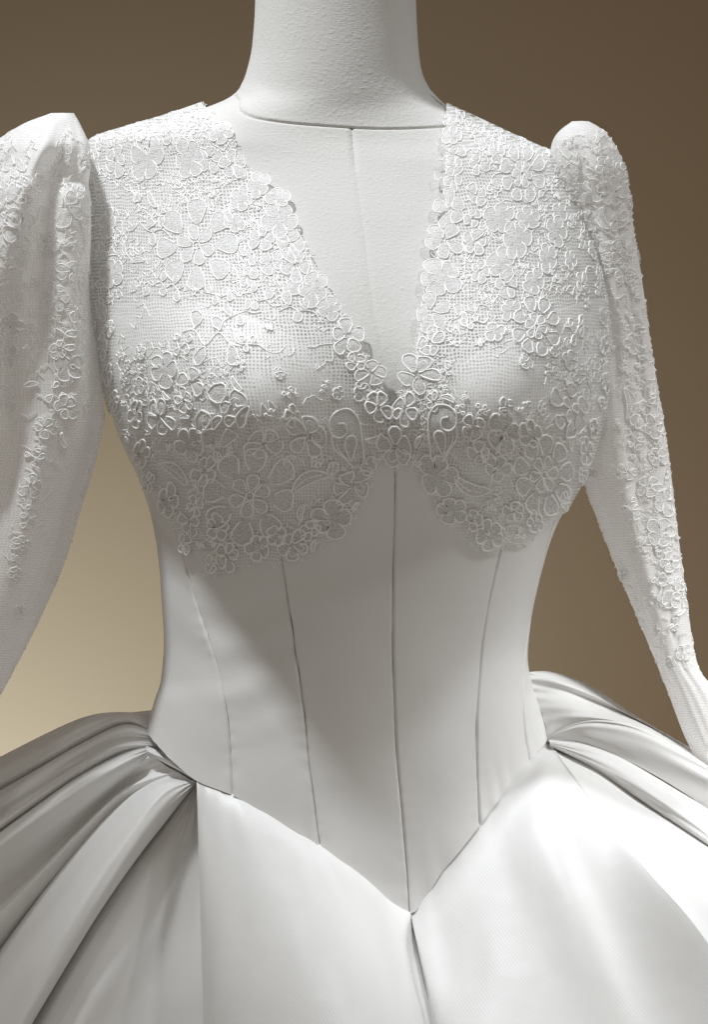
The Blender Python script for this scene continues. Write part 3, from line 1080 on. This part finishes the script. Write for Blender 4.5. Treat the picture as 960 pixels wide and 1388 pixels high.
def emit(col, loft, px0, py0, cords, fills, rot, base, rcord=CORD_R, mirror=1):
    # foreshorten with the turn of the surface
    ph = float(loft.phi_of(px0, py0))
    fx = max(0.38, abs(math.cos(min(abs(ph), 1.45))) ** 0.6)
    cr, sr = math.cos(rot), math.sin(rot)
    R = np.array([[cr, -sr], [sr, cr]])
    for lp in fills:
        loc = lp.copy()
        loc[:, 0] *= mirror
        loc = loc @ R.T
        if np.linalg.norm(loc[0] - loc[-1]) < 1e-6:
            loc = loc[:-1]
        ctr = loc.mean(0, keepdims=True)
        pts = np.vstack([ctr, loc])
        P, n = to_surface(loft, px0, py0, pts, np.concatenate([[base + 1.6], np.full(len(loc), base + .7)]), fx)
        k = len(loc)
        col.add(P, [(0, 1 + i, 1 + (i + 1) % k) for i in range(k)], 1, pts + np.array([px0, py0]))
    for lp, closed, rs in cords:
        loc = lp.copy()
        loc[:, 0] *= mirror
        loc = loc @ R.T
        r = rcord * rs
        P, n = to_surface(loft, px0, py0, loc, base + r * .7, fx)
        if closed and np.linalg.norm(P[0] - P[-1]) < 1e-5:
            P, n = P[:-1], n[:-1]
        k = len(P)
        tg = (np.roll(P, -1, 0) - np.roll(P, 1, 0)) if closed else np.gradient(P, axis=0)
        tg /= np.maximum(np.linalg.norm(tg, axis=1, keepdims=True), 1e-9)
        sd = np.cross(tg, n)
        sd /= np.maximum(np.linalg.norm(sd, axis=1, keepdims=True), 1e-9)
        up = np.cross(sd, tg)
        a = np.linspace(0, 2 * math.pi, NS, endpoint=False)
        V = P[:, None, :] + r * S * (np.cos(a)[None, :, None] * sd[:, None, :] + np.sin(a)[None, :, None] * up[:, None, :])
        F = []
        for i in range(k if closed else k - 1):
            i2 = (i + 1) % k
            for j in range(NS):
                j2 = (j + 1) % NS
                F.append((i * NS + j, i * NS + j2, i2 * NS + j2, i2 * NS + j))
        col.add(V.reshape(-1, 3), F, 0, np.zeros((k * NS, 2)))


def place(loft, parent, px, py, r, kind, rot=None, base=4.5, rcord=CORD_R, mirror=1):
    name, fn = KINDS[kind]
    cords, fills = fn(r, RNG)
    col = Collector()
    base = base + RNG.uniform(0, .7)
    rcord = rcord * (0.72 if py < 440 else 1.18 if py > 535 and loft is BODY else 1.0)
    emit(col, loft, px, py, cords, fills, RNG.uniform(0, 6.28) if rot is None else math.radians(rot), base, rcord, mirror)
    return col.build(name, parent)


TRACED = [
    # left neckline border
    (301, 183, 20, 'f5'), (285, 219, 19, 'f5'), (317, 227, 24, 'f5'), (351, 255, 21, 'f5'), (379, 271, 17, 'f4'), (327, 273, 20, 'f5'), (379, 301, 25, 'f5'),
    (355, 327, 20, 'f5'), (393, 333, 22, 'f5'), (401, 363, 24, 'f5'), (369, 359, 18, 'f4'), (425, 395, 23, 'f5'), (397, 393, 15, 'f4'), (445, 421, 19, 'f5'),
    (471, 459, 27, 'f5'), (502, 509, 25, 'f5'), (481, 493, 15, 'f4'), (512, 553, 26, 'f5'), (489, 533, 16, 'f4'),
    # right neckline border
    (611, 188, 17, 'f5'), (618, 216, 17, 'f4'), (614, 246, 20, 'f5'), (648, 226, 20, 'f5'), (610, 286, 26, 'f5'), (602, 330, 26, 'f5'), (646, 268, 17, 'f4'), (644, 332, 20, 'f5'),
    (596, 380, 31, 'f5'), (586, 427, 27, 'f5'), (584, 468, 23, 'f5'), (569, 508, 29, 'f5'), (550, 556, 24, 'f5'),
    # centre front
    (536, 604, 30, 'f5'),
    # left bust band
    (306, 566, 44, 'd'), (357, 598, 27, 'f5'), (414, 590, 31, 'f5'), (394, 564, 13, 'f4'), (222, 566, 29, 'f5'), (226, 500, 29, 'f5'), (262, 600, 25, 'f5'), (190, 560, 20, 'f5'),
    (476, 656, 28, 'f5'), (447, 702, 27, 'f5'), (340, 668, 68, 'ros'), (420, 652, 30, 'leaf', -25), (398, 738, 25, 'f5'), (312, 752, 22, 'f5'), (290, 764, 14, 'f4'),
    (240, 640, 30, 'leaf', 30), (232, 676, 24, 'f5'), (260, 706, 22, 'f5'), (196, 612, 22, 'f5'), (206, 650, 16, 'f5'), (352, 740, 22, 'f5'), (420, 716, 18, 'f4'), (280, 634, 22, 'f5'),
    (268, 682, 16, 'f4'), (254, 736, 15, 'f4'), (298, 712, 20, 'f5'), (376, 724, 17, 'f4'),
    # right bust band
    (595, 640, 28, 'f5'), (612, 688, 25, 'f5'), (662, 722, 26, 'f5'), (768, 556, 37, 'd'), (680, 582, 30, 'f5'), (714, 586, 24, 'f5'), (642, 578, 19, 'f4'), (684, 552, 13, 'f4'),
    (734, 640, 54, 'ros'), (640, 650, 30, 'leaf', 20), (694, 690, 20, 'f5'), (790, 610, 18, 'f5'), (786, 640, 15, 'f5'), (762, 676, 16, 'f5'), (722, 704, 20, 'f5'), (640, 700, 15, 'f4'), (800, 580, 15, 'f5'),
    (672, 628, 22, 'f5'), (650, 610, 16, 'f4'),
    # left chest
    (258, 218, 30, 'f6'), (202, 214, 32, 'f6'), (160, 220, 22, 'f5'), (232, 184, 18, 'f5'), (190, 184, 15, 'f4'), (268, 336, 60, 'ros'), (150, 306, 22, 'f5'), (138, 344, 19, 'f5'), (156, 372, 26, 'f5'),
    (138, 262, 14, 'f4'), (214, 318, 30, 'sprig', 20), (318, 306, 18, 'f5'), (232, 390, 26, 'sprig', 10), (355, 412, 30, 'sprig', 12), (408, 426, 32, 'sprig', 14), (330, 428, 28, 'sprig', -8), (300, 400, 24, 'sprig', 0), (336, 380, 18, 'f5'),
    (290, 462, 44, 'sprig', 5), (252, 470, 20, 'sprig', 20), (340, 470, 22, 'sprig', 5), (143, 470, 20, 'f5'), (142, 420, 18, 'f5'), (150, 506, 16, 'f5'), (160, 540, 16, 'f5'), (262, 520, 20, 'f4'), (255, 544, 17, 'f5'),
    # right chest
    (706, 240, 40, 'ros'), (672, 212, 16, 'f5'), (676, 298, 27, 'f5'), (714, 300, 20, 'f5'), (756, 290, 16, 'f4'), (698, 328, 28, 'f6'), (678, 360, 24, 'f5'), (752, 318, 20, 'f5'), (740, 352, 20, 'f5'),
    (686, 392, 24, 'f5'), (636, 424, 30, 'sprig', -20), (644, 442, 22, 'sprig', -15), (690, 424, 18, 'f5'), (724, 446, 40, 'ros'), (778, 448, 26, 'sprig', 0), (786, 388, 17, 'f5'), (770, 356, 15, 'f5'), (800, 340, 15, 'f5'),
    (808, 372, 14, 'f5'), (814, 430, 15, 'f5'), (814, 470, 15, 'f5'), (816, 520, 15, 'f5'), (768, 490, 16, 'f4'), (730, 260, 12, 'f4'), (650, 372, 17, 'f5'), (722, 386, 18, 'f5'), (640, 300, 14, 'f4'),
]
SLEEVE_LEFT = [(88, 282, 24, 'f5'), (58, 290, 12, 'f4'), (28, 312, 27, 'f5'), (8, 262, 18, 'f5'), (66, 330, 16, 'f5'), (108, 322, 18, 'leaf', 80), (92, 368, 18, 'f5'), (76, 402, 20, 'd'), (102, 432, 17, 'f5'), (84, 466, 22, 'sprig', 80),
               (90, 496, 24, 'f5'), (78, 476, 14, 'f4'), (8, 380, 22, 'f5'), (30, 350, 14, 'f4'), (14, 440, 16, 'f5'), (6, 480, 20, 'f5'), (72, 540, 22, 'sprig', 70), (88, 552, 16, 'f5'), (60, 580, 17, 'f5'), (46, 620, 16, 'sprig', 80),
               (40, 660, 15, 'f5'), (34, 700, 15, 'sprig', 80), (26, 738, 13, 'f5'), (84, 206, 16, 'f5'), (20, 226, 16, 'f5'), (104, 260, 12, 'f4'), (50, 250, 13, 'f4'), (108, 384, 12, 'f4'), (18, 778, 12, 'f4'), (112, 300, 10, 'f4'),
               (-30, 300, 22, 'f5'), (-40, 380, 24, 'f5'), (-36, 460, 22, 'f5'), (-20, 540, 20, 'f5')]
SLEEVE_RIGHT = [(806, 258, 20, 'f5'), (830, 262, 18, 'f5'), (798, 300, 16, 'f5'), (822, 296, 16, 'leaf', 70), (838, 300, 14, 'f4'), (846, 336, 15, 'f5'), (832, 340, 17, 'f5'), (846, 372, 14, 'f5'), (860, 400, 14, 'sprig', 80),
                (856, 430, 16, 'sprig', 85), (858, 466, 15, 'f5'), (866, 496, 14, 'sprig', 85), (848, 548, 22, 'leaf', 85), (868, 560, 18, 'f5'), (886, 578, 14, 'f5'), (862, 606, 18, 'sprig', 80), (890, 620, 16, 'f5'),
                (850, 640, 14, 'f5'), (880, 660, 18, 'f5'), (900, 682, 18, 'f5'), (856, 690, 15, 'sprig', 80), (896, 722, 19, 'f5'), (872, 740, 14, 'f4'), (908, 762, 15, 'f5'), (892, 790, 15, 'sprig', 75), (908, 814, 14, 'f5'), (914, 848, 12, 'sprig', 70),
                (818, 226, 13, 'f4'), (842, 232, 12, 'f4')]

for t in TRACED:
    place(BODY, lace, t[0], t[1], t[2] * (.92 if t[2] < 40 else 1), t[3], rot=t[4] if len(t) > 4 else None)
place(BODY, lace, 466, 592, 36, 'pais', rot=-12, mirror=-1)
place(BODY, lace, 604, 584, 34, 'pais', rot=0)
for t in SLEEVE_LEFT:
    place(SLEEVE_L, sleeve_l, t[0], t[1], t[2], t[3], rot=t[4] if len(t) > 4 else None, base=1.2, rcord=1.1)
for t in SLEEVE_RIGHT:
    place(SLEEVE_R, sleeve_r, t[0], t[1], t[2], t[3], rot=t[4] if len(t) > 4 else None, base=1.2, rcord=1.1)


def in_lace(px, py):
    vl = sorted([p for p in VL if p[0] >= 276] + VR[1:], key=lambda p: p[0])
    if 276 < px < 602 and py < np.interp(px, [p[0] for p in vl], [p[1] for p in vl]) + 8:
        return False
    lw = LOW[::-1]
    if py > np.interp(px, [p[0] for p in lw], [p[1] for p in lw]) - 6:
        return False
    c, w = BODY.cw(np.array([float(py)]))
    return abs((px - c[0]) / w[0]) < 0.985


def scatter():
    """small flowers in the dense areas, then thin threads between everything"""
    placed = [(t[0], t[1], t[2]) for t in TRACED] + [(466, 592, 34), (604, 584, 32)]
    rng = random.Random(5)
    nfl = 0
    for _ in range(9000):
        px, py = rng.uniform(118, 826), rng.uniform(150, 770)
        if not in_lace(px, py):
            continue
        dens = 0.9
        if (330 < px < 490 and 450 < py < 560) or (610 < px < 740 and 470 < py < 550):
            dens = 0.03
        elif 160 < px < 300 and 400 < py < 470:
            dens = 0.05
        elif 730 < px < 810 and 400 < py < 440:
            dens = 0.05
        elif 150 < px < 260 and 240 < py < 290:
            dens = 0.2
        if rng.random() > dens:
            continue
        r = rng.uniform(7, 13.5)
        if any((px - a) ** 2 + (py - b) ** 2 < (0.82 * (r + c)) ** 2 for a, b, c in placed):
            continue
        placed.append((px, py, r))
        place(BODY, lace, px, py, r, rng.choice(('f4', 'f5', 'sprig', 'leaf', 'sprig')), rcord=1.0)
        nfl += 1
        if nfl > 115:
            break
    col = Collector()
    k = 0
    for _ in range(26000):
        px, py = rng.uniform(118, 826), rng.uniform(150, 770)
        if not in_lace(px, py):
            continue
        if (330 < px < 490 and 440 < py < 560) or (610 < px < 740 and 470 < py < 550) or (160 < px < 300 and 400 < py < 470) or (730 < px < 810 and 400 < py < 440):
            if rng.random() > 0.06:
                continue
        ins = min(((px - a) ** 2 + (py - b) ** 2) ** .5 / c for a, b, c in placed)
        if ins < 0.75:
            continue
        cords, fills = m_squiggle(rng.uniform(8, 16), RNG)
        emit(col, BODY, px, py, cords, fills, rng.gauss(0, .4), 4.5, rng.uniform(.6, .95))
        k += 1
        if k > 850:
            break
    o = col.build('lace_threads', lace)
    o['kind'] = 'stuff'


scatter()


def scatter_sleeve(loft, parent, traced, dense, nflower, nthread, seed):
    rng = random.Random(seed)
    placed = [(t[0], t[1], t[2]) for t in traced]
    k = 0
    for _ in range(9000):
        px, py, dn = dense(rng)
        if rng.random() > dn:
            continue
        c, w = loft.cw(np.array([py]))
        if abs(px - c[0]) / w[0] > .97:
            continue
        r = rng.uniform(7, 13)
        if any((px - a) ** 2 + (py - b) ** 2 < (0.8 * (r + c2)) ** 2 for a, b, c2 in placed):
            continue
        placed.append((px, py, r))
        place(loft, parent, px, py, r, rng.choice(('f4', 'f5', 'sprig', 'sprig', 'leaf')), base=1.2, rcord=.95)
        k += 1
        if k >= nflower:
            break
    col = Collector()
    k = 0
    for _ in range(20000):
        px, py, dn = dense(rng)
        if rng.random() > dn:
            continue
        c, w = loft.cw(np.array([py]))
        if abs(px - c[0]) / w[0] > .985:
            continue
        if min(((px - a) ** 2 + (py - b) ** 2) ** .5 / c2 for a, b, c2 in placed) < .75:
            continue
        cords, fills = m_squiggle(rng.uniform(5, 12), RNG)
        emit(col, loft, px, py, cords, fills, rng.uniform(0, 3.1), 1.2, rng.uniform(.6, .9))
        k += 1
        if k >= nthread:
            break
    # loose loops standing on the outline of the sleeve
    for _ in range(150):
        py = rng.uniform(200, 950)
        side = rng.choice((-1, 1))
        c, w = loft.cw(np.array([py]))
        cords, fills = m_squiggle(rng.uniform(2, 4), RNG)
        emit(col, loft, c[0] + side * w[0] * rng.uniform(.985, 1.0), py, cords, fills, 1.57 + rng.gauss(0, .5), rng.uniform(.2, .7), rng.uniform(.45, .65))
    o = col.build('lace_threads', parent)
    o['kind'] = 'stuff'


def dense_left(rng):
    py = rng.uniform(180, 900)
    px = rng.uniform(-130, 140)
    if py < 560:
        band = max(math.exp(-((px - 92) / 30) ** 2), 0.75 * math.exp(-((px - 5) / 38) ** 2), .4 if px < -40 else 0)
        dn = band * (0.5 if py < 240 else 1.0)
    else:
        xc = 70 - (py - 560) * .22
        dn = .8 * math.exp(-((px - xc) / 22) ** 2) * max(0, 1 - (py - 560) / 300)
    return px, py, dn


def dense_right(rng):
    py = rng.uniform(180, 900)
    px = rng.uniform(750, 945)
    if py < 360:
        dn = 0.35 if py < 225 else 0.9
    else:
        xc = 852 + (py - 360) * .115
        dn = .85 * math.exp(-((px - xc) / 24) ** 2)
        if py > 540:
            dn = max(dn, .55 * math.exp(-((px - xc - 10) / 40) ** 2))
        if py > 830:
            dn *= .3
    return px, py, dn


scatter_sleeve(SLEEVE_L, sleeve_l, SLEEVE_LEFT, dense_left, 34, 380, 3)
scatter_sleeve(SLEEVE_R, sleeve_r, SLEEVE_RIGHT, dense_right, 34, 260, 4)


def fringe():
    """short thread ends along the neckline and the lower edge of the lace"""
    rng = random.Random(9)
    col = Collector()
    for edge, dn in ((VL[4:], (1, -.4)), (VR, (-1, -.4)), (LOW, (0, 1))):
        for (x0, y0), (x1, y1) in zip(edge[:-1], edge[1:]):
            ln = math.hypot(x1 - x0, y1 - y0)
            for _ in range(int(ln / 3.0)):
                t = rng.random()
                px, py = x0 + (x1 - x0) * t, y0 + (y1 - y0) * t
                c, w = BODY.cw(np.array([py]))
                if abs(px - c[0]) / w[0] > .97:
                    continue
                a = math.atan2(dn[1], dn[0]) + rng.gauss(0, .6)
                L = rng.uniform(2.5, 7)
                q = np.array([(0, 0), (L * .5 * math.cos(a), L * .5 * math.sin(a)), (L * math.cos(a + .4), L * math.sin(a + .4))])
                emit(col, BODY, px, py, [(q, False, .6)], [], 0, rng.uniform(2, 5), .8)
    o = col.build('lace_fringe', lace)
    o['kind'] = 'stuff'


fringe()
